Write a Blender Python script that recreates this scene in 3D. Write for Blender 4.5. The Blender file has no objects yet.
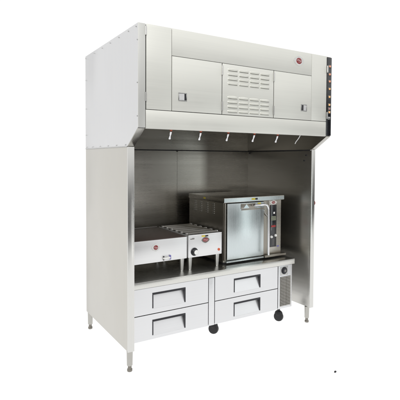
import bpy, bmesh, math, random
from mathutils import Vector, Matrix
random.seed(7)
scene = bpy.context.scene
COL = scene.collection
PI = math.pi

# ------------------------------------------------------------------ camera
cd = bpy.data.cameras.new('camera'); cam = bpy.data.objects.new('camera', cd); COL.objects.link(cam)
cr = (0.8507919, -0.52548374, 0.00447005); cu = (0.01343134, 0.03024807, 0.99945218); cf = (0.52533108, 0.85026578, -0.03279276)
cpos = (-1.15963, -2.83884, 1.52077)
cam.matrix_world = Matrix(((cr[0], cu[0], -cf[0], cpos[0]), (cr[1], cu[1], -cf[1], cpos[1]), (cr[2], cu[2], -cf[2], cpos[2]), (0, 0, 0, 1)))
cd.sensor_width = 36; cd.lens = 36 * 434.486 / 400; cd.shift_y = -27.252 / 400
cd.clip_start = 0.05; cd.clip_end = 300
scene.camera = cam

# ------------------------------------------------------------------ studio surroundings and lamps
# A white cyclorama all round; behind the camera it is shaped for reflections: dark at eye level, added brightness above.
world = bpy.data.worlds.new('World'); scene.world = world; world.use_nodes = True
wn, wl = world.node_tree.nodes, world.node_tree.links
bg = wn['Background']
tc = wn.new('ShaderNodeTexCoord'); sp = wn.new('ShaderNodeSeparateXYZ'); wl.new(tc.outputs['Generated'], sp.inputs[0])
def wmath(op, a, b=None, clamp=False):
    n = wn.new('ShaderNodeMath'); n.operation = op; n.use_clamp = clamp
    for i, v in enumerate((a, b)):
        if v is None: continue
        if isinstance(v, (int, float)): n.inputs[i].default_value = v
        else: wl.new(v, n.inputs[i])
    return n.outputs[0]
def wramp(v, lo, hi, a, b):
    n = wn.new('ShaderNodeMapRange'); n.interpolation_type = 'SMOOTHSTEP'
    wl.new(v, n.inputs['Value'])
    for k, x in zip(('From Min', 'From Max', 'To Min', 'To Max'), (lo, hi, a, b)): n.inputs[k].default_value = x
    return n.outputs['Result']
front = wramp(sp.outputs['Y'], -0.35, 0.02, 1.0, 0.0)          # 1 behind the camera
elev = sp.outputs['Z']
FRONT_DARK, FRONT_UP, REAR, LOW = 0.025, 1.04, 1.06, 1.25
up = wramp(elev, 0.03, 0.20, FRONT_DARK, FRONT_UP)
dn = wramp(elev, -0.42, -0.20, LOW, 0.0)
left_glow = wramp(sp.outputs['X'], -0.45, -0.1, 0.32, 0.0)       # added front-left glow, lightens the right inner wall
fr = wmath('MAXIMUM', wmath('MAXIMUM', up, dn), left_glow)
rear = wramp(elev, -0.5, -0.1, LOW, REAR)
mixn = wn.new('ShaderNodeMix'); mixn.data_type = 'FLOAT'
wl.new(front, mixn.inputs[0]); wl.new(rear, mixn.inputs[2]); wl.new(fr, mixn.inputs[3])
wl.new(mixn.outputs[0], bg.inputs['Strength'])
bg.inputs['Color'].default_value = (1, 1, 1, 1)

def area(name, loc, target, size, power, col=(1, 1, 1)):
    l = bpy.data.lights.new(name, 'AREA'); l.shape = 'RECTANGLE'; l.size, l.size_y = size; l.energy = power; l.color = col
    o = bpy.data.objects.new(name, l); COL.objects.link(o); o.location = loc
    o.rotation_euler = (Vector(target) - Vector(loc)).to_track_quat('-Z', 'Y').to_euler()
    return o
area('softbox_overhead', (-2.4, -3.0, 4.3), (1.0, 0.2, 1.0), (2.6, 2.0), 100, (1, 0.99, 0.97))
area('streak_light_oven', (3.62, -3.05, 0.95), (1.15, 0.2, 0.95), (0.30, 1.8), 5.0, (0.93, 1.0, 1.0))  # added unseen strip, set to mirror as a band in the oven door
area('streak_light_griddle', (1.82, -3.05, 0.65), (0.3, 0.2, 0.8), (0.10, 1.2), 1.8)  # added narrow strip out of view, for the griddle's vertical highlight
scene.view_settings.view_transform = 'Standard'; scene.view_settings.look = 'None'
scene.view_settings.exposure = 0; scene.view_settings.gamma = 1
scene.cycles.max_bounces = 10; scene.cycles.glossy_bounces = 8; scene.cycles.use_denoising = True

# ------------------------------------------------------------------ materials
def metal(name, col, rough=0.33, brush='X', wave=0.0015, metallic=1.0, streak=0.05, aniso=0.0, smudge=0.05, bands=0.0):
    m = bpy.data.materials.new(name); m.use_nodes = True
    n, l = m.node_tree.nodes, m.node_tree.links; b = n['Principled BSDF']
    b.inputs['Metallic'].default_value = metallic; b.inputs['Anisotropic'].default_value = aniso
    t = n.new('ShaderNodeTexCoord'); mp = n.new('ShaderNodeMapping'); l.new(t.outputs['Object'], mp.inputs[0])
    mp.inputs['Scale'].default_value = {'X': (1.6, 330, 330), 'Z': (330, 330, 1.6), 'Y': (330, 1.6, 330)}[brush]
    ns = n.new('ShaderNodeTexNoise'); ns.inputs['Scale'].default_value = 1.0; ns.inputs['Detail'].default_value = 3
    l.new(mp.outputs[0], ns.inputs['Vector'])
    big = n.new('ShaderNodeTexNoise'); big.inputs['Scale'].default_value = 2.3; big.inputs['Detail'].default_value = 4; big.inputs['Roughness'].default_value = 0.62
    l.new(t.outputs['Object'], big.inputs['Vector'])
    def rng(src, lo, hi):
        r = n.new('ShaderNodeMapRange'); l.new(src, r.inputs['Value']); r.inputs['From Min'].default_value = 0.3; r.inputs['From Max'].default_value = 0.7
        r.inputs['To Min'].default_value = lo; r.inputs['To Max'].default_value = hi; return r.outputs['Result']
    a = n.new('ShaderNodeMath'); a.operation = 'ADD'; l.new(rng(ns.outputs['Fac'], rough - streak, rough + streak), a.inputs[0]); l.new(rng(big.outputs['Fac'], -smudge, smudge), a.inputs[1])
    l.new(a.outputs[0], b.inputs['Roughness'])
    mx = n.new('ShaderNodeMix'); mx.data_type = 'RGBA'; l.new(ns.outputs['Fac'], mx.inputs[0])
    mx.inputs[6].default_value = tuple(c * 0.93 for c in col) + (1,); mx.inputs[7].default_value = tuple(min(1, c * 1.05) for c in col) + (1,)
    l.new(mx.outputs[2], b.inputs['Base Color'])
    if wave:
        wv = n.new('ShaderNodeTexNoise'); wv.inputs['Scale'].default_value = 1.7; wv.inputs['Detail'].default_value = 1
        l.new(t.outputs['Object'], wv.inputs['Vector'])
        bp = n.new('ShaderNodeBump'); bp.inputs['Strength'].default_value = 1.0; bp.inputs['Distance'].default_value = wave * 8
        l.new(wv.outputs['Fac'], bp.inputs['Height'])
        if bands:
            m3 = n.new('ShaderNodeMapping'); l.new(t.outputs['Object'], m3.inputs[0]); m3.inputs['Scale'].default_value = (0.22, 0.22, 5.5)
            n3 = n.new('ShaderNodeTexNoise'); n3.inputs['Scale'].default_value = 1.0; n3.inputs['Detail'].default_value = 2; l.new(m3.outputs[0], n3.inputs['Vector'])
            b3 = n.new('ShaderNodeBump'); b3.inputs['Strength'].default_value = 1.0; b3.inputs['Distance'].default_value = bands
            l.new(n3.outputs['Fac'], b3.inputs['Height']); l.new(bp.outputs[0], b3.inputs['Normal']); bp = b3
        b2 = n.new('ShaderNodeBump'); b2.inputs['Strength'].default_value = 0.10; b2.inputs['Distance'].default_value = 0.00008
        l.new(ns.outputs['Fac'], b2.inputs['Height']); l.new(bp.outputs[0], b2.inputs['Normal'])
        l.new(b2.outputs[0], b.inputs['Normal'])
    return m
def plain(name, col, rough=0.5, metallic=0.0, emit=0.0, coat=0.0, bump=0.0):
    m = bpy.data.materials.new(name); m.use_nodes = True
    n, l = m.node_tree.nodes, m.node_tree.links; b = n['Principled BSDF']
    b.inputs['Metallic'].default_value = metallic; b.inputs['Coat Weight'].default_value = coat
    t = n.new('ShaderNodeTexCoord'); ns = n.new('ShaderNodeTexNoise'); ns.inputs['Scale'].default_value = 35; ns.inputs['Detail'].default_value = 4
    l.new(t.outputs['Object'], ns.inputs['Vector'])
    mx = n.new('ShaderNodeMix'); mx.data_type = 'RGBA'; l.new(ns.outputs['Fac'], mx.inputs[0])
    mx.inputs[6].default_value = tuple(c * 0.85 for c in col) + (1,); mx.inputs[7].default_value = tuple(min(1, c * 1.12) for c in col) + (1,)
    l.new(mx.outputs[2], b.inputs['Base Color'])
    r = n.new('ShaderNodeMapRange'); l.new(ns.outputs['Fac'], r.inputs['Value']); r.inputs['To Min'].default_value = rough - 0.08; r.inputs['To Max'].default_value = rough + 0.08
    l.new(r.outputs['Result'], b.inputs['Roughness'])
    if emit:
        b.inputs['Emission Color'].default_value = tuple(col) + (1,); b.inputs['Emission Strength'].default_value = emit
    if bump:
        bp = n.new('ShaderNodeBump'); bp.inputs['Strength'].default_value = 0.5; bp.inputs['Distance'].default_value = bump
        l.new(ns.outputs['Fac'], bp.inputs['Height']); l.new(bp.outputs[0], b.inputs['Normal'])
    return m
M = dict(
    cream=metal('hood_front_stainless', (0.80, 0.80, 0.745), 0.46, 'X', 0.0030, metallic=0.75, streak=0.03, smudge=0.03),
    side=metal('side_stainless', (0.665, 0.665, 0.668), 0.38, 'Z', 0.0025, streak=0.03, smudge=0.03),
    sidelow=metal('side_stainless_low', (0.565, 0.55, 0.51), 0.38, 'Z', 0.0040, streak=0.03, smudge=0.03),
    trim=metal('edge_stainless', (0.66, 0.655, 0.63), 0.24, 'Z', 0.0005, streak=0.03, smudge=0.03),
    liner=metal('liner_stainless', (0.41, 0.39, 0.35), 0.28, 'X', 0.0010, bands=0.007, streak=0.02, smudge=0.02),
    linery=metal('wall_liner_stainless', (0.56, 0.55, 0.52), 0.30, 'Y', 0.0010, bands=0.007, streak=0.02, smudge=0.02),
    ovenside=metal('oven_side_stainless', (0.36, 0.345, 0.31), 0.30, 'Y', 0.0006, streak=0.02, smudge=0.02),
    legm=metal('leg_steel', (0.46, 0.45, 0.42), 0.25, 'Z', 0.0, streak=0.03, smudge=0.02),
    footm=metal('foot_steel', (0.24, 0.225, 0.20), 0.35, 'Z', 0.0, streak=0.03, smudge=0.02),
    corner=metal('corner_stainless', (0.66, 0.66, 0.63), 0.45, 'Z', 0.0005, metallic=0.8, streak=0.03, smudge=0.02),
    pull=metal('pull_stainless', (0.74, 0.742, 0.75), 0.38, 'X', 0.0010, metallic=0.92, streak=0.03, smudge=0.03),
    seam=plain('shaded_joint', (0.07, 0.07, 0.068), 0.5, 0.5),
    drawer=metal('drawer_stainless', (0.735, 0.738, 0.745), 0.36, 'X', 0.0018, streak=0.03, smudge=0.03),
    counter=metal('counter_stainless', (0.665, 0.66, 0.625), 0.27, 'X', 0.0008, streak=0.03, smudge=0.03),
    front=metal('appliance_stainless', (0.80, 0.80, 0.80), 0.36, 'X', 0.0016, metallic=0.85, streak=0.03, smudge=0.03),
    oven=metal('oven_stainless', (0.46, 0.44, 0.40), 0.28, 'X', 0.0008, streak=0.03, smudge=0.03),
    door=metal('oven_door_stainless', (0.60, 0.655, 0.66), 0.28, 'Z', 0.0012, streak=0.02, smudge=0.03),
    chrome=metal('chrome', (0.70, 0.70, 0.71), 0.12, 'Z', 0.0, streak=0.02, smudge=0.02),
    satin=metal('satin_steel', (0.50, 0.50, 0.49), 0.30, 'Z', 0.0, streak=0.03),
    darkmetal=metal('dark_steel', (0.22, 0.21, 0.20), 0.35, 'Z', 0.0),
    bar=metal('grate_steel', (0.40, 0.385, 0.36), 0.30, 'X', 0.0),
    plate=plain('seasoned_steel_plate', (0.075, 0.054, 0.047), 0.45, 0.2, bump=0.0004),
    black=plain('black_plastic', (0.012, 0.012, 0.016), 0.42),
    blackg=plain('black_glossy_panel', (0.010, 0.011, 0.014), 0.2, coat=0.5),
    rubber=plain('black_rubber', (0.006, 0.006, 0.007), 0.42),
    gap=plain('dark_gasket', (0.02, 0.02, 0.022), 0.7),
    maroon=plain('maroon_enamel', (0.22, 0.022, 0.025), 0.3, coat=0.4),
    badge=plain('badge_white', (0.62, 0.62, 0.60), 0.35, 0.2),
    script=plain('badge_script', (0.50, 0.34, 0.33), 0.4),
    yellow=plain('yellow_sticker', (0.58, 0.48, 0.06), 0.5),
    orange=plain('orange_cap', (0.60, 0.10, 0.03), 0.4),
    bezel=plain('brown_bezel', (0.10, 0.035, 0.025), 0.4),
    redbrown=plain('red_brown_knob', (0.22, 0.035, 0.018), 0.35, coat=0.3),
    spotr=plain('glow_spot_red', (0.85, 0.32, 0.20), 0.4, emit=0.25),
    spota=plain('glow_spot_amber', (0.85, 0.45, 0.18), 0.4, emit=0.28),
    spotd=plain('dull_spot', (0.42, 0.22, 0.24), 0.4),
    white=plain('white_plastic', (0.78, 0.78, 0.76), 0.4),
    blue=plain('blue_violet_plastic', (0.16, 0.15, 0.42), 0.35),
    lcd=plain('grey_green_display', (0.22, 0.24, 0.17), 0.3),
    red=plain('red_button', (0.35, 0.03, 0.03), 0.4),
    tan=metal('bracket_metal', (0.33, 0.305, 0.265), 0.35, 'X', 0.0),
    pale=plain('pale_blue_triangle', (0.55, 0.66, 0.68), 0.4),
)
fm = bpy.data.materials.new('backlit_white_floor'); fm.use_nodes = True
n, l = fm.node_tree.nodes, fm.node_tree.links; n.remove(n['Principled BSDF'])
tr = n.new('ShaderNodeBsdfTranslucent'); tr.inputs['Color'].default_value = (0.95, 0.95, 0.95, 1); l.new(tr.outputs[0], n['Material Output'].inputs['Surface'])  # floor made translucent so added world glow below keeps it shadowless white

# ------------------------------------------------------------------ mesh helpers
class B:
    def __init__(s): s.bm = bmesh.new()
    def merge(s, t, mat=None):
        if mat is not None: bmesh.ops.transform(t, matrix=mat, verts=t.verts)
        me = bpy.data.meshes.new('tmp'); t.to_mesh(me); s.bm.from_mesh(me); bpy.data.meshes.remove(me); t.free(); return s
    def box(s, x0, x1, y0, y1, z0, z1, bev=0.0, seg=2, mat=None):
        t = bmesh.new()
        bmesh.ops.create_cube(t, size=1, matrix=Matrix.Translation(((x0+x1)/2, (y0+y1)/2, (z0+z1)/2)) @ Matrix.Diagonal((x1-x0, y1-y0, z1-z0, 1)))
        if bev: bmesh.ops.bevel(t, geom=t.edges[:], offset=bev, segments=seg, affect='EDGES', profile=0.6)
        return s.merge(t, mat)
    def prism(s, pts, h0, h1, axis='x', bev=0.0):
        """outline pts in the plane across the axis, swept from h0 to h1"""
        t = bmesh.new()
        f = {'x': lambda a, b, h: (h, a, b), 'y': lambda a, b, h: (a, h, b), 'z': lambda a, b, h: (a, b, h)}[axis]
        v0 = [t.verts.new(f(a, b, h0)) for a, b in pts]; v1 = [t.verts.new(f(a, b, h1)) for a, b in pts]
        t.faces.new(v0); t.faces.new(v1[::-1]); k = len(pts)
        for i in range(k): t.faces.new((v0[i], v0[(i+1) % k], v1[(i+1) % k], v1[i]))
        bmesh.ops.recalc_face_normals(t, faces=t.faces[:])
        if bev: bmesh.ops.bevel(t, geom=t.edges[:], offset=bev, segments=2, affect='EDGES', profile=0.6)
        return s.merge(t)
    def cyl(s, p0, p1, r0, r1=None, seg=20, bev=0.0):
        r1 = r0 if r1 is None else r1; p0, p1 = Vector(p0), Vector(p1); d = p1 - p0
        t = bmesh.new(); bmesh.ops.create_cone(t, cap_ends=True, segments=seg, radius1=r0, radius2=r1, depth=d.length)
        if bev:
            e = [e for e in t.edges if len(e.link_faces) == 2 and any(len(f.verts) > 4 for f in e.link_faces)]
            bmesh.ops.bevel(t, geom=e, offset=bev, segments=2, affect='EDGES')
        return s.merge(t, Matrix.Translation((p0+p1)/2) @ d.to_track_quat('Z', 'Y').to_matrix().to_4x4())
    def ell(s, c, r, u=20, v=12):
        t = bmesh.new(); bmesh.ops.create_uvsphere(t, u_segments=u, v_segments=v, radius=1)
        return s.merge(t, Matrix.Translation(c) @ Matrix.Diagonal((*r, 1)))
    def lathe(s, prof, c, axis='z', seg=28):
        t = bmesh.new(); rings = []
        for r, h in prof:
            rings.append([t.verts.new((r*math.cos(2*PI*i/seg), r*math.sin(2*PI*i/seg), h)) for i in range(seg)])
        for a, b in zip(rings, rings[1:]):
            for i in range(seg): t.faces.new((a[i], a[(i+1) % seg], b[(i+1) % seg], b[i]))
        t.faces.new(rings[0]); t.faces.new(rings[-1]); bmesh.ops.recalc_face_normals(t, faces=t.faces[:])
        R = {'z': Matrix.Identity(4), 'y': Matrix.Rotation(PI/2, 4, 'X'), 'x': Matrix.Rotation(PI/2, 4, 'Y')}[axis]   # 'y': height runs to -y (the viewer)
        return s.merge(t, Matrix.Translation(c) @ R)
    def tube(s, pts, r, seg=14):
        t = bmesh.new(); P = [Vector(p) for p in pts]; rings = []; up = Vector((0.13, 0.97, 0.21)).normalized()
        for i, p in enumerate(P):
            d = (P[min(i+1, len(P)-1)] - P[max(i-1, 0)]).normalized(); a = d.cross(up).normalized(); b = d.cross(a)
            rings.append([t.verts.new(p + r*(a*math.cos(2*PI*k/seg) + b*math.sin(2*PI*k/seg))) for k in range(seg)])
        for a, b in zip(rings, rings[1:]):
            for k in range(seg): t.faces.new((a[k], a[(k+1) % seg], b[(k+1) % seg], b[k]))
        t.faces.new(rings[0]); t.faces.new(rings[-1]); bmesh.ops.recalc_face_normals(t, faces=t.faces[:])
        return s.merge(t)
    def obj(s, name, mat, parent=None, smooth=True):
        me = bpy.data.meshes.new(name)
        if smooth:
            for f in s.bm.faces: f.smooth = True
            for e in s.bm.edges:
                if len(e.link_faces) == 2 and e.calc_face_angle(0) > math.radians(32): e.smooth = False
        s.bm.to_mesh(me); s.bm.free()
        o = bpy.data.objects.new(name, me); COL.objects.link(o); me.materials.append(mat)
        if parent is not None:
            o.parent = parent; w = parent; off = Vector((0, 0, 0))
            while w is not None: off += w.location; w = w.parent
            me.transform(Matrix.Translation(-off))
        return o
def thing(name, label, cat, loc):
    o = bpy.data.objects.new(name, None); COL.objects.link(o); o.location = loc; o.empty_display_size = 0.1
    o['label'] = label; o['category'] = cat; return o
def dup(o, d, parent=None):
    c = o.copy(); COL.objects.link(c); c.parent = parent if parent is not None else o.parent
    c.location = o.location + Vector(d) if parent is None else o.location
    for ch in o.children: dup(ch, (0, 0, 0), c)
    return c
def rrect(cx, cz, w, h, r, k=5):
    pts = []
    for sx, sz, a0 in ((1, 1, 0), (-1, 1, 90), (-1, -1, 180), (1, -1, 270)):
        for i in range(k+1):
            a = math.radians(a0 + 90*i/k); pts.append((cx + sx*(w/2-r) + r*math.cos(a), cz + sz*(h/2-r) + r*math.sin(a)))
    return pts
def badge(cx, y, cz, w, h, parent, wing=False):
    """lens-pointed pale plate with a domed maroon oval and a pale flourish on it; faces -y"""
    pts = []
    for i in range(24):
        a = 2*PI*i/24; c, s_ = math.cos(a), math.sin(a)
        pts.append((cx + w/2*math.copysign(abs(c)**1.35, c), cz + h/2*math.copysign(abs(s_)**1.25, s_)))
    p = B().prism(pts, y-0.003, y-0.0002, 'y').obj('badge', M['darkmetal'] if wing else M['badge'], parent)
    ew, eh = w*(0.36 if wing else 0.27), h*0.31
    e = B().ell((cx, y-0.003, cz), (ew, 0.003, eh), 24, 10).obj('emblem', M['maroon'], p)
    sc = B()                                                   # pale flourish across the oval, a bar above and a shorter one below
    sw = [(cx - ew*0.78 + ew*1.56*k/10, cz + eh*(0.16*math.sin(k*0.62) + 0.06)) for k in range(11)]
    sc.prism([(x, z+eh*0.17) for x, z in sw] + [(x, z-eh*0.12) for x, z in sw[::-1]], y-0.0070, y-0.0035, 'y')
    sc.box(cx-ew*0.5, cx+ew*0.55, y-0.0062, y-0.0035, cz-eh*0.50, cz-eh*0.40)
    sc.obj('flourish', M['script'], p)
    return p

# ------------------------------------------------------------------ dimensions
W, D, YH = 1.83, 0.965, -0.1825
ZB, ZS, ZH, ZT = 0.15, 1.602, 1.719, 2.4105
WT = 0.05

# ------------------------------------------------------------------ floor
bmf = B(); t = bmesh.new()
vs = [t.verts.new(v) for v in ((-14, -4.4, 0), (18, -4.4, 0), (18, 26, 0), (-14, 26, 0))]; t.faces.new(vs); bmf.merge(t)
fl = bmf.obj('floor', fm, None, False); fl['kind'] = 'structure'

# ------------------------------------------------------------------ hood enclosure
H = thing('kitchen_hood', 'tall stainless steel canopy hood with side walls on slim legs, housing all the appliances', 'hood', (W/2, D/2, 0))
# lower side walls (double-skinned), facing trims
for x0, x1 in ((0.0, WT), (W-WT+0.004, W)):
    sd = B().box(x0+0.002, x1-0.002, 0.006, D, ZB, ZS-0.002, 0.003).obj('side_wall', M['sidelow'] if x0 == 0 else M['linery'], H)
    B().box(x0, x1, -0.006, 0.0055, ZB-0.002, ZS-0.001, 0.0025).obj('wall_edge_trim', M['trim'], H)
# upper canopy cheeks
prof = [(D, ZS+0.001), (0.004, ZS+0.001), (YH+0.006, ZH+0.002), (YH+0.006, ZT), (D, ZT)]
for x0, x1 in ((0.0, WT), (W-WT, W)):
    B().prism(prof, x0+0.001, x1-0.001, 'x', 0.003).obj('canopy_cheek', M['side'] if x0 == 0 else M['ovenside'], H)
    # slanted trim following the cheek's cut-away edge, then the vertical corner trim
    B().prism([(-0.003, ZS), (YH, ZH), (YH+0.008, ZH+0.0045), (0.0035, ZS+0.0045)], x0, x1, 'x', 0.0015).obj('slanted_trim', M['legm'], H)
B().box(0.0, 0.0525, YH-0.002, YH+0.0055, ZH+0.006, ZT-0.001, 0.0025).obj('corner_trim', M['corner'], H)
# flange joint line along the left side and its screws
B().box(-0.0022, 0.0005, 0.004, D-0.004, ZS-0.004, ZS+0.003, 0.0008).obj('joint_strip', M['satin'], H)
def screw(p, axis, mat='satin', r=0.0048):
    d = {'-x': (-0.004, 0, 0), '-y': (0, -0.004, 0), '+x': (0.004, 0, 0)}[axis]
    return B().cyl(p, Vector(p)+Vector(d), r, r*0.75, 12, 0.001).obj('screw', M[mat], H)
s0 = screw((-0.001, 0.77, ZS+0.012), '-x')
for y in (0.93, 0.577, 0.39, 0.209, 0.034): dup(s0, (0, y-0.77, 0))
for y in (0.95, 0.72, 0.52, 0.34, 0.16, -0.02, -0.15): dup(s0, (0, y-0.77, ZT-0.02-ZS-0.012))
for z in (2.30, 2.02, 1.80): dup(s0, (0, -0.172-0.77, z-ZS-0.012))
for z in (2.2, 1.95, 1.72): dup(s0, (0, 0.945-0.77, z-ZS-0.012))
# roof, back, liner
B().box(WT, W-WT, YH+0.02, D-0.002, ZT-0.02, ZT-0.003).obj('roof_panel', M['side'], H)
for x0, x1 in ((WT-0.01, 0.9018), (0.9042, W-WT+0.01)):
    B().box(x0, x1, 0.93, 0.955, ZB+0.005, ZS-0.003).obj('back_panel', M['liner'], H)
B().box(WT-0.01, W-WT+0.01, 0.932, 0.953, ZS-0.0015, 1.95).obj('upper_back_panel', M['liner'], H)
B().box(WT+0.001, W-WT-0.001, 0.9275, 0.9335, ZS-0.008, ZS+0.003).obj('wall_seam_strip', M['gap'], H)
B().box(W-WT-0.003, W-WT+0.003, 0.01, 0.925, ZS-0.006, ZS+0.003, 0.0008).obj('wall_seam_strip', M['gap'], H)
B().box(WT-0.003, WT+0.003, 0.01, 0.925, ZS-0.006, ZS+0.003, 0.0008).obj('wall_seam_strip', M['gap'], H)
B().cyl((0.903, 0.932, ZS-0.008), (0.903, 0.922, ZS-0.008), 0.009, 0.007, 12).obj('rivet', M['gap'], H)
for y, z in ((0.06, 1.555), (0.085, 1.505), (0.9, 1.58)):
    B().cyl((W-WT+0.005, y, z), (W-WT-0.004, y, z), 0.008, 0.006, 12).obj('rivet', M['gap'], H)
fb = B()                                                      # sloping bank of grease filters behind the fascia
ang = math.atan2(1.95-1.76, -(0.90-0.10))
for k in range(4):
    x0 = 0.06 + k*0.428
    fb.prism([(0.905, 1.80), (0.905, 1.83), (0.12, 1.93), (0.12, 1.90)], x0, x0+0.424, 'x', 0.003)
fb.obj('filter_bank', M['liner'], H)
# front face: bottom band, end panels, top panel, doors, louvre panel
FY = YH
B().box(0.056, 1.770, FY-0.001, FY+0.03, ZH, 1.8445, 0.003).obj('lower_fascia', M['cream'], H)
B().box(0.056, 1.770, FY+0.006, FY+0.022, 1.845, ZT-0.006).obj('backing_frame', M['seam'], H)
B().box(0.0590, 0.2485, FY-0.001, FY+0.005, 1.8482, ZT, 0.002).obj('front_panel', M['cream'], H)
B().box(1.5880, 1.7690, FY-0.001, FY+0.005, 1.8482, ZT, 0.002).obj('front_panel', M['cream'], H)
B().box(0.2508, 1.5865, FY-0.001, FY+0.005, 2.2250, ZT, 0.002).obj('front_panel', M['cream'], H)
def access_door(x0, x1, lx, hinge_x, dark_right):
    d = B().box(x0, x1, FY-0.003, FY+0.005, 1.8485, 2.2218, 0.0025).obj('access_door', M['cream'], H)
    w, h, cz = 0.068, 0.058, 1.948
    fr = B()
    fr.box(lx-w/2, lx+w/2, FY-0.006, FY-0.003, cz+h/2-0.006, cz+h/2, 0.001); fr.box(lx-w/2, lx+w/2, FY-0.006, FY-0.003, cz-h/2, cz-h/2+0.006, 0.001)
    fr.box(lx-w/2, lx-w/2+0.006, FY-0.006, FY-0.003, cz-h/2+0.0062, cz+h/2-0.0062, 0.001); fr.box(lx+w/2-0.006, lx+w/2, FY-0.006, FY-0.003, cz-h/2+0.0062, cz+h/2-0.0062, 0.001)
    la = fr.obj('latch', M['satin'], d)
    sgn = 1 if dark_right else -1
    xs = sorted((lx - sgn*(w/2-0.007), lx + sgn*0.010))
    # paddle tilted like a wedge with a dark finger slot beside it
    B().prism([(xs[0], FY-(0.004 if dark_right else 0.012)), (xs[1], FY-(0.012 if dark_right else 0.004)), (xs[1], FY-0.0031), (xs[0], FY-0.0031)], cz-h/2+0.007, cz+h/2-0.007, 'z').obj('paddle', M['front'], la)
    xs = sorted((lx + sgn*0.011, lx + sgn*(w/2-0.0065)))
    B().box(xs[0], xs[1], FY-0.0045, FY-0.0031, cz-h/2+0.0065, cz+h/2-0.0065).obj('finger_slot', M['black'], la)
    for z0 in (2.135, 1.872):
        B().cyl((hinge_x, FY-0.006, z0), (hinge_x, FY-0.006, z0+0.07), 0.0048, None, 12, 0.001).obj('hinge', M['satin'], d)
access_door(0.2515, 0.6650, 0.334, 0.668, True)
access_door(1.1700, 1.5852, 1.499, 1.1675, False)
lp = B().box(0.6710, 1.1645, FY-0.002, FY+0.005, 1.8485, 2.2218, 0.002)
for rows, dx in (((2.185, 2.151, 2.117, 2.083), 0.0), ((1.980, 1.946, 1.912, 1.878), 0.0)):
    for z in rows:
        for c in range(4):
            cx = 0.765 + c*0.1035
            lp.ell((cx, FY-0.002, z), (0.049, 0.0085, 0.0100), 20, 10)
            lp.box(cx-0.042, cx+0.042, FY-0.0115, FY-0.002, z-0.0105, z-0.0075, 0.001)
lpo = lp.obj('louver_panel', M['cream'], H)
ls = B()
for rows in ((2.185, 2.151, 2.117, 2.083), (1.980, 1.946, 1.912, 1.878)):
    for z in rows:
        for c in range(4):
            cx = 0.765 + c*0.1035
            ls.box(cx-0.043, cx+0.043, FY-0.0028, FY-0.0018, z-0.0128, z-0.0107)
lso = ls.obj('louver_slot', M['seam'], lpo); lso['kind'] = 'stuff'
badge(1.438, FY-0.001, 2.331, 0.115, 0.082, H)
# dark hinge gap next to the left corner trim
for z0 in (2.335, 1.90):
    B().cyl((0.0555, FY-0.004, z0), (0.0555, FY-0.004, z0+0.06), 0.0045, None, 12, 0.001).obj('hinge', M['satin'], H)
# right-hand black indicator strip with small spots that glow faintly
st = B().box(1.7725, 1.8295, FY-0.003, FY+0.0055, ZH+0.006, ZT-0.006, 0.002).obj('indicator_strip', M['blackg'], H)
for z, m_ in ((2.327, 'spotr'), (2.258, 'spotr'), (2.197, 'spotr'), (2.132, 'spota'), (2.063, 'spota'), (1.994, 'spota'), (1.960, 'spotd'), (1.930, 'spota')):
    hs = B().box(1.786, 1.822, FY-0.0055, FY-0.003, z-0.013, z+0.013, 0.002).obj('spot_socket', M['footm'], st)
    B().ell((1.804, FY-0.0058, z), (0.0095, 0.006, 0.0085), 14, 8).obj('strip_spot', M[m_], st)
for z in (2.30, 1.90):
    B().cyl((1.776, FY-0.006, z-0.03), (1.776, FY-0.006, z+0.03), 0.007, None, 12, 0.002).obj('hinge', M['satin'], st)
B().box(1.79, 1.818, FY-0.0048, FY-0.003, 1.865, 1.89, 0.001).obj('strip_label', M['satin'], st)
# fire-suppression nozzles on a pipe behind the lower lip
B().cyl((0.08, -0.115, 1.765), (1.75, -0.115, 1.765), 0.012, None, 16).obj('nozzle_pipe', M['satin'], H)
nz = B().lathe([(0.006, 0), (0.0085, 0.004), (0.009, 0.030), (0.0075, 0.034), (0.0075, 0.050), (0.0098, 0.054), (0.0098, 0.062), (0.006, 0.064)], (0, 0, 0), 'z', 18)
bmesh.ops.transform(nz.bm, matrix=Matrix.Translation((0.279, -0.118, 1.712)) @ Matrix.Rotation(math.radians(180+34), 4, 'X') @ Matrix.Rotation(math.radians(6), 4, 'Y'), verts=nz.bm.verts)
nzo = nz.obj('nozzle', M['chrome'], H)
B().cyl((0.279, -0.124, 1.742), (0.279, -0.119, 1.7165), 0.0110, 0.0100, 16, 0.002).obj('nozzle_cap', M['orange'], nzo)
for x in (0.526, 0.774, 1.028, 1.272): dup(nzo, (x-0.279, 0, 0))
hz = B().tube([(1.545, -0.112, 1.76), (1.546, -0.105, 1.735), (1.541, -0.085, 1.70), (1.535, -0.06, 1.672), (1.538, -0.045, 1.655)], 0.006, 10).obj('hanging_wire', M['satin'], H)
# small red-brown knob outside the right wall
B().lathe([(0.010, -0.004), (0.014, 0.0), (0.022, 0.004), (0.024, 0.012), (0.018, 0.018), (0.006, 0.02)], (W, 0.02, 1.116), 'x', 20).obj('side_knob', M['redbrown'], H)
# four legs with adjustable feet
def leg(x, y):
    lg = B().cyl((x, y, 0.042), (x, y, ZB-0.0005), 0.0205, 0.0225, 24, 0.002).obj('leg', M['legm'], H)
    B().lathe([(0.017, 0.0), (0.019, 0.003), (0.019, 0.016), (0.014, 0.02), (0.013, 0.0425)], (x, y, 0), 'z', 24).obj('foot', M['footm'], lg)
for x, y in ((0.026, 0.024), (0.026, 0.93), (1.800, 0.045), (1.800, 0.93)): leg(x, y)

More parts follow.
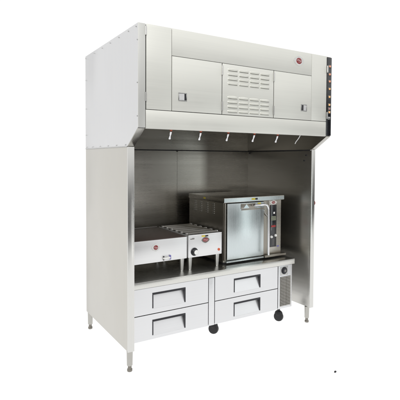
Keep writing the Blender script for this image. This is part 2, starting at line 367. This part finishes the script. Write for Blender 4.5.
# ------------------------------------------------------------------ refrigerated base
CY = 0.09                                  # front plane of drawers
R = thing('refrigerated_base', 'low stainless steel drawer cabinet on black casters carrying the appliances', 'drawer cabinet', (0.86, 0.45, 0))
bd = B().box(0.060, 1.652, CY+0.062, 0.80, 0.161, 0.556)
bd.box(0.060, 0.0645, CY+0.012, CY+0.0618, 0.161, 0.556); bd.box(1.6475, 1.652, CY+0.012, CY+0.0618, 0.161, 0.556)
bd.box(0.0647, 1.6473, CY+0.012, CY+0.0618, 0.551, 0.556); bd.box(0.0647, 1.6473, CY+0.012, CY+0.0618, 0.161, 0.165)
bd.obj('body', M['drawer'], R)
ct = B().box(0.056, 1.672, CY-0.012, 0.86, 0.5575, 0.606, 0.004)
ct.obj('countertop', M['counter'], R)
fr = B()
fr.box(0.7375, 0.7925, CY-0.002, CY+0.0118, 0.160, 0.5505, 0.002)
fr.obj('center_post', M['drawer'], R)
for xa, xb, za, zb in ((0.0650, 1.4740, 0.344, 0.362), (0.0650, 1.6470, 0.540, 0.5508), (0.727, 0.805, 0.1655, 0.3438), (0.727, 0.805, 0.3622, 0.5398), (1.470, 1.490, 0.1655, 0.3438), (1.470, 1.490, 0.3622, 0.5398)):
    B().box(xa, xb, CY+0.0105, CY+0.050, za, zb).obj('gasket', M['gap'], R)
def drawer(x0, x1, z0, z1, hx0, hx1, hz0, hz1):
    b = B(); y0, y1 = CY, CY+0.0095
    b.box(x0, hx0, y0, y1, z0, z1, 0.0016); b.box(hx1, x1, y0, y1, z0, z1, 0.0016)
    b.box(hx0+0.0002, hx1-0.0002, y0, y1, hz1, z1, 0.0016); b.box(hx0+0.0002, hx1-0.0002, y0, y1, z0, hz0, 0.0016)
    # flush one-piece skin over the joints of the four strips
    t = bmesh.new()
    o_ = [(x0+.001, z0+.001), (x1-.001, z0+.001), (x1-.001, z1-.001), (x0+.001, z1-.001)]; i_ = [(hx0, hz0), (hx1, hz0), (hx1, hz1), (hx0, hz1)]
    ov = [t.verts.new((a, y0-0.0006, c)) for a, c in o_]; iv = [t.verts.new((a, y0-0.0006, c)) for a, c in i_]
    for i in range(4): t.faces.new((ov[i], ov[(i+1) % 4], iv[(i+1) % 4], iv[i]))
    bmesh.ops.recalc_face_normals(t, faces=t.faces[:])
    for f in t.faces:
        if f.normal.y > 0: f.normal_flip()
    b.merge(t)
    dr = b.obj('drawer', M['drawer'], R)
    dep = 0.036
    pk = B().prism([(y0-0.0006, hz0+0.0003), (y0+dep, hz1-0.004), (y0+dep+0.004, hz1-0.004), (y0+0.006, hz0+0.0003)], hx0+0.0002, hx1-0.0002, 'x')
    h = pk.obj('handle', M['pull'], dr)
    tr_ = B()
    tr_.box(hx0, hx1, y0-0.004, y0+dep+0.006, hz1-0.015, hz1, 0.002)                 # top lip, its black also standing for shadow in the recess
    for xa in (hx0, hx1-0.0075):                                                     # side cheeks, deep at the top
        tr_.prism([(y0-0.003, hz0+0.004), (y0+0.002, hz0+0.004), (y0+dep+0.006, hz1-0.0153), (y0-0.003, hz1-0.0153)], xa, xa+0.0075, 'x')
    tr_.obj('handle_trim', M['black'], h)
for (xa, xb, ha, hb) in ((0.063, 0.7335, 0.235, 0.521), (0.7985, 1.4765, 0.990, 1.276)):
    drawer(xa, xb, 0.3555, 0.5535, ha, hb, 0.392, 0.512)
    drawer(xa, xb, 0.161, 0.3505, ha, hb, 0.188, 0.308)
# compressor panel
cp = B().box(1.4835, 1.650, CY, CY+0.0095, 0.161, 0.5535, 0.002).obj('compressor_panel', M['drawer'], R)
B().box(1.509, 1.599, CY-0.0025, CY-0.0002, 0.464, 0.545, 0.001).obj('dial_plate', M['satin'], cp)
B().lathe([(0.033, 0.0), (0.033, 0.004), (0.029, 0.007), (0.026, 0.007), (0.025, 0.013), (0.02, 0.015)], (1.552, CY-0.0025, 0.508), 'y', 28).obj('dial', M['black'], cp)
B().cyl((1.552, CY-0.018, 0.508), (1.552, CY-0.016, 0.508), 0.012, None, 16).obj('dial_face', M['darkmetal'], cp)
B().box(1.5065, 1.6335, CY-0.0012, CY-0.0002, 0.182, 0.452).obj('grille_backing', M['footm'], cp)
gr = B()
for k in range(20):
    z = 0.190 + k*0.0134
    for xa, xb in ((1.508, 1.568), (1.572, 1.632)):
        t = Matrix.Translation(((xa+xb)/2, CY-0.005, z)) @ Matrix.Rotation(math.radians(-32), 4, 'X')
        gr.box(-(xb-xa)/2, (xb-xa)/2, -0.0062, 0.0062, -0.0014, 0.0014, mat=t)
gr.obj('grille', M['trim'], cp)
# casters
def caster(x, y, rot):
    horn = B().ell((0, 0, 0.070), (0.030, 0.038, 0.034)).cyl((0, 0, 0.095), (0, 0, 0.1605), 0.013, None, 14).box(-0.034, 0.034, -0.034, 0.034, 0.154, 0.1605, 0.002)
    for sx in (-1, 1): horn.box(sx*0.0225-0.002, sx*0.0225+0.002, -0.014, 0.014, 0.03, 0.09, 0.001)
    bmesh.ops.transform(horn.bm, matrix=Matrix.Translation((x, y, 0)) @ Matrix.Rotation(rot, 4, 'Z'), verts=horn.bm.verts)
    c = horn.obj('caster', M['rubber'], R)
    wh = B().lathe([(0.014, -0.026), (0.030, -0.026), (0.040, -0.021), (0.0445, -0.008), (0.0445, 0.008), (0.040, 0.021), (0.030, 0.026), (0.014, 0.026)], (0, 0, 0), 'x', 28)
    bmesh.ops.transform(wh.bm, matrix=Matrix.Translation((x, y, 0.0445)) @ Matrix.Rotation(rot, 4, 'Z'), verts=wh.bm.verts)
    wh.obj('wheel', M['rubber'], c)
for x, y, r_ in ((0.30, 0.60, 0.3), (0.907, 0.27, 0.75), (1.592, 0.20, 0.55), (0.30, 0.76, 0.4), (0.907, 0.74, 0.2), (1.59, 0.74, 0.3)): caster(x, y, r_)

# ------------------------------------------------------------------ griddle and grill
CT = 0.606
def tapered_leg(x, y, ztop, parent):
    return B().lathe([(0.0125, 0.0), (0.014, 0.004), (0.0145, 0.012), (0.0215, ztop-CT-0.006), (0.0235, ztop-CT)], (x, y, CT), 'z', 20).obj('leg', M['satin'], parent)
G = thing('countertop_griddle', 'wide countertop griddle with flat dark brown cooking plate, next to left wall', 'griddle', (0.34, 0.46, CT))
GY = 0.19
B().box(0.088, 0.5905, GY, 0.732, 0.712, 0.888, 0.004).obj('body', M['front'], G)
B().box(0.094, 0.586, GY+0.006, 0.726, 0.8882, 0.8925, 0.002).obj('cooking_plate', M['plate'], G)
bs = B().box(0.090, 0.5885, 0.7265, 0.734, 0.8882, 0.900, 0.002).obj('rear_splash', M['darkmetal'], G)
badge(0.311, GY, 0.829, 0.073, 0.060, G)
pull = B().box(0.372, 0.442, GY-0.003, GY-0.0002, 0.722, 0.754, 0.001).obj('drip_drawer_pull', M['front'], G)
B().tube([(0.378, GY-0.003, 0.737), (0.380, GY-0.016, 0.737), (0.392, GY-0.022, 0.738), (0.412, GY-0.022, 0.739), (0.424, GY-0.016, 0.739), (0.426, GY-0.003, 0.739)], 0.0085, 12).obj('pull_bar', M['white'], pull)
B().box(0.3725, 0.3835, GY-0.0075, GY-0.003, 0.721, 0.755, 0.002).obj('pull_end', M['black'], pull)
B().box(0.4265, 0.4425, GY-0.009, GY-0.003, 0.722, 0.757, 0.003).obj('pull_end', M['blue'], pull)
for x in (0.118, 0.560):
    for y in (0.222, 0.69): tapered_leg(x, y, 0.7115, G)

P = thing('countertop_grill', 'narrow countertop grill with steel grate bars and a black control knob, between griddle and oven', 'grill', (0.768, 0.46, CT))
B().box(0.6035, 0.933, GY, 0.735, 0.712, 0.886, 0.004).obj('body', M['front'], P)
B().box(0.6075, 0.929, GY+0.010, 0.730, 0.8862, 0.8885).obj('drip_tray', M['gap'], P)
rim = B()
rim.box(0.6045, 0.932, GY+0.0005, GY+0.012, 0.8862, 0.897, 0.002); rim.box(0.6045, 0.612, GY+0.0125, 0.7335, 0.8862, 0.895, 0.002); rim.box(0.9245, 0.932, GY+0.0125, 0.7335, 0.8862, 0.895, 0.002)
rim.obj('top_rim', M['front'], P)
for k in range(6):
    y = 0.250 + k*0.0865
    gb = B().box(0.616, 0.921, y-0.023, y+0.023, 0.8905, 0.9015, 0.005, 3)
    for q in range(3): gb.box(0.620, 0.917, y-0.016+q*0.0125, y-0.009+q*0.0125, 0.9012, 0.9048, 0.0012)
    o = gb.obj('grate_bar', M['bar'], P)
    for xx in (0.6135, 0.9145): B().box(xx, xx+0.010, y-0.013, y+0.013, 0.8888, 0.9075, 0.002).obj('bar_end', M['front'], o)
kn = B().lathe([(0.033, 0.0), (0.033, 0.004), (0.029, 0.007), (0.026, 0.007), (0.023, 0.024), (0.019, 0.027)], (0.660, GY, 0.758), 'y', 30).obj('control_knob', M['black'], P)
B().lathe([(0.0205, 0.0), (0.0195, 0.006), (0.015, 0.009)], (0.664, GY-0.0245, 0.7565), 'y', 26).obj('knob_cap', M['white'], kn)
badge(0.768, GY, 0.846, 0.076, 0.052, P, wing=True)
B().box(0.731, 0.765, GY-0.0012, GY-0.0002, 0.872, 0.885).obj('caution_sticker', M['yellow'], P)
B().box(0.767, 0.795, GY-0.0012, GY-0.0002, 0.873, 0.8845).obj('rating_sticker', M['black'], P)
lb = B().box(0.622, 0.660, GY-0.0012, GY-0.0002, 0.8605, 0.8675)
for x in (0.640, 0.652): lb.box(x, x+0.007, GY-0.0012, GY-0.0002, 0.8685, 0.873)
lb.obj('control_marking', M['darkmetal'], P)
B().lathe([(0.011, 0), (0.011, 0.003), (0.006, 0.006)], (0.903, GY, 0.752), 'y', 18).obj('pilot_lamp', M['orange'], P)
for x in (0.636, 0.905):
    for y in (0.222, 0.70): tapered_leg(x, y, 0.7115, P)

# ------------------------------------------------------------------ convection oven
O = thing('convection_oven', 'boxy stainless convection oven with tinted steel door and angled tubular handle, right of the grill', 'oven', (1.30, 0.50, CT))
OX0, OX1, OY, OT = 0.968, 1.628, 0.222, 1.181
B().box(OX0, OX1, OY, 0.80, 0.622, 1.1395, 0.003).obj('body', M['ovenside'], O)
B().box(OX0+0.012, OX1-0.012, OY+0.012, 0.79, CT+0.0005, 0.6217).obj('plinth', M['gap'], O)
B().box(OX0-0.004, 1.648, OY-0.018, 0.806, 1.140, OT, 0.004).obj('top_cap', M['oven'], O)
B().box(OX0-0.003, 1.647, OY-0.0195, OY-0.0183, 1.143, OT-0.004).obj('cap_face', M['door'], O)
dr = B().box(0.990, 1.394, OY-0.032, OY-0.003, 0.648, 1.132, 0.004).obj('door', M['door'], O)
B().box(0.984, 1.402, OY-0.0028, OY-0.0004, 0.640, 1.1365).obj('door_gasket', M['gap'], O)
B().box(0.9705, 0.982, OY-0.020, OY-0.0005, 0.640, 1.136, 0.002).obj('hinge_rail', M['tan'], O)
B().box(1.406, 1.472, OY-0.012, OY-0.0005, 0.650, 1.136, 0.003).obj('latch_post', M['tan'], O)
B().box(1.474, 1.622, OY-0.006, OY-0.0005, 0.650, 1.136, 0.002).obj('front_plate', M['oven'], O)
# handle: bracket plate with its reflection modelled in, bar running right and bending down
DY = OY-0.032
hb = B().box(1.133, 1.292, DY-0.004, DY-0.0003, 1.082, 1.127, 0.001)
hb.box(1.140, 1.393, DY-0.0035, DY-0.0003, 1.068, 1.080, 0.001)
hbo = hb.obj('handle_bracket', M['tan'], dr)
B().prism([(1.160, 1.087), (1.222, 1.087), (1.191, 1.121)], DY-0.006, DY-0.0042, 'y').obj('bracket_triangle', M['pale'], hbo)
pts = [(1.262, DY-0.004, 1.106), (1.255, DY-0.020, 1.109), (1.247, DY-0.040, 1.112), (1.252, DY-0.050, 1.113), (1.265, DY-0.052, 1.113), (1.356, DY-0.052, 1.113)]
for i in range(1, 8):
    a = PI/2*i/7; pts.append((1.356+0.050*math.sin(a), DY-0.052, 1.063+0.050*math.cos(a)))
pts += [(1.4065, DY-0.052, 0.90), (1.407, DY-0.052, 0.70), (1.407, DY-0.052, 0.656)]
B().tube(pts, 0.0102, 16).obj('handle', M['chrome'], dr)
# latch arm curve on the post
B().tube([(1.392, DY-0.004, 1.06), (1.405, DY+0.004, 1.035), (1.430, DY+0.010, 1.01), (1.452, DY+0.012, 0.995)], 0.004, 8).obj('latch_arm', M['satin'], O)
# control panel
pf = OY-0.006
bz = B().box(1.4845, 1.5665, pf-0.0022, pf-0.0002, 0.704, 1.096, 0.001).obj('panel_bezel', M['bezel'], O)
cpn = B().box(1.486, 1.564, pf-0.0052, pf-0.0024, 0.706, 1.094, 0.001).obj('control_panel', M['blackg'], O)
py = pf-0.0052
B().box(1.524, 1.542, py-0.002, py-0.0002, 1.012, 1.030, 0.001).obj('button', M['white'], cpn)
B().box(1.498, 1.554, py-0.002, py-0.0002, 0.952, 0.990, 0.001).obj('display', M['lcd'], cpn)
sg = B()
for i, x in enumerate((1.505, 1.519, 1.533)):
    sg.box(x, x+0.009, py-0.0028, py-0.002, 0.960, 0.963); sg.box(x, x+0.009, py-0.0028, py-0.002, 0.979, 0.982); sg.box(x+0.0095, x+0.0115, py-0.0028, py-0.002, 0.960, 0.982)
sg.obj('digits', M['black'], cpn)
B().box(1.500, 1.552, py-0.002, py-0.0002, 0.889, 0.906, 0.001).obj('button', M['red'], cpn)
for x in (1.501, 1.551):
    B().lathe([(0.013, 0), (0.013, 0.004), (0.010, 0.012), (0.006, 0.014)], (x, py-0.0002, 0.800 + (x-1.5)*0.2), 'y', 20).obj('knob', M['white'], cpn)
mk = B()
for k in range(5): mk.box(1.512, 1.538, py-0.0008, py-0.0002, 0.726+k*0.011, 0.729+k*0.011)
mk.obj('panel_marking', M['darkmetal'], cpn)
badge(1.527, pf, 1.1175, 0.084, 0.042, O)
B().box(1.262, 1.302, OY-0.0207, OY-0.0197, 1.153, 1.170).obj('caution_sticker', M['yellow'], O)
B().box(1.304, 1.330, OY-0.0207, OY-0.0197, 1.154, 1.169).obj('rating_sticker', M['black'], O)
B().box(1.322, 1.356, DY-0.0012, DY-0.0002, 1.113, 1.128).obj('caution_sticker', M['yellow'], dr)
B().box(1.575, 1.600, pf-0.0012, pf-0.0002, 0.700, 0.712).obj('panel_sticker', M['blue'], O)
# side vents: four columns of short pressed slots
vt = B()
for cy in (0.69, 0.585, 0.480, 0.374):
    for k in range(6):
        z = 1.118 - k*0.0165
        vt.box(OX0-0.006, OX0+0.001, cy-0.017, cy+0.017, z-0.0035, z+0.0035, 0.0025)
vt.obj('side_vents', M['satin'], O)
B().box(OX0-0.0052, OX0-0.0042, 0.50, 0.535, 1.153, 1.168).obj('caution_sticker', M['yellow'], O)
# drip ledge under the controls
B().box(1.405, 1.660, OY-0.040, OY-0.001, 0.6215, 0.641, 0.003).obj('bottom_ledge', M['tan'], O)
B().box(0.985, 1.400, OY-0.030, OY-0.001, 0.6215, 0.636, 0.003).obj('bottom_ledge', M['door'], O)

# ------------------------------------------------------------------ dark speck on the floor
t = bmesh.new(); bmesh.ops.create_icosphere(t, subdivisions=2, radius=1)
for v in t.verts: v.co *= 1 + random.uniform(-0.2, 0.2)
b = B(); b.merge(t, Matrix.Translation((1.269, -0.755, 0.0065)) @ Matrix.Diagonal((0.010, 0.008, 0.0075, 1)))
sp_ = b.obj('speck', M['rubber']); sp_['label'] = 'tiny black speck alone on the white floor in front of the station'; sp_['category'] = 'debris'
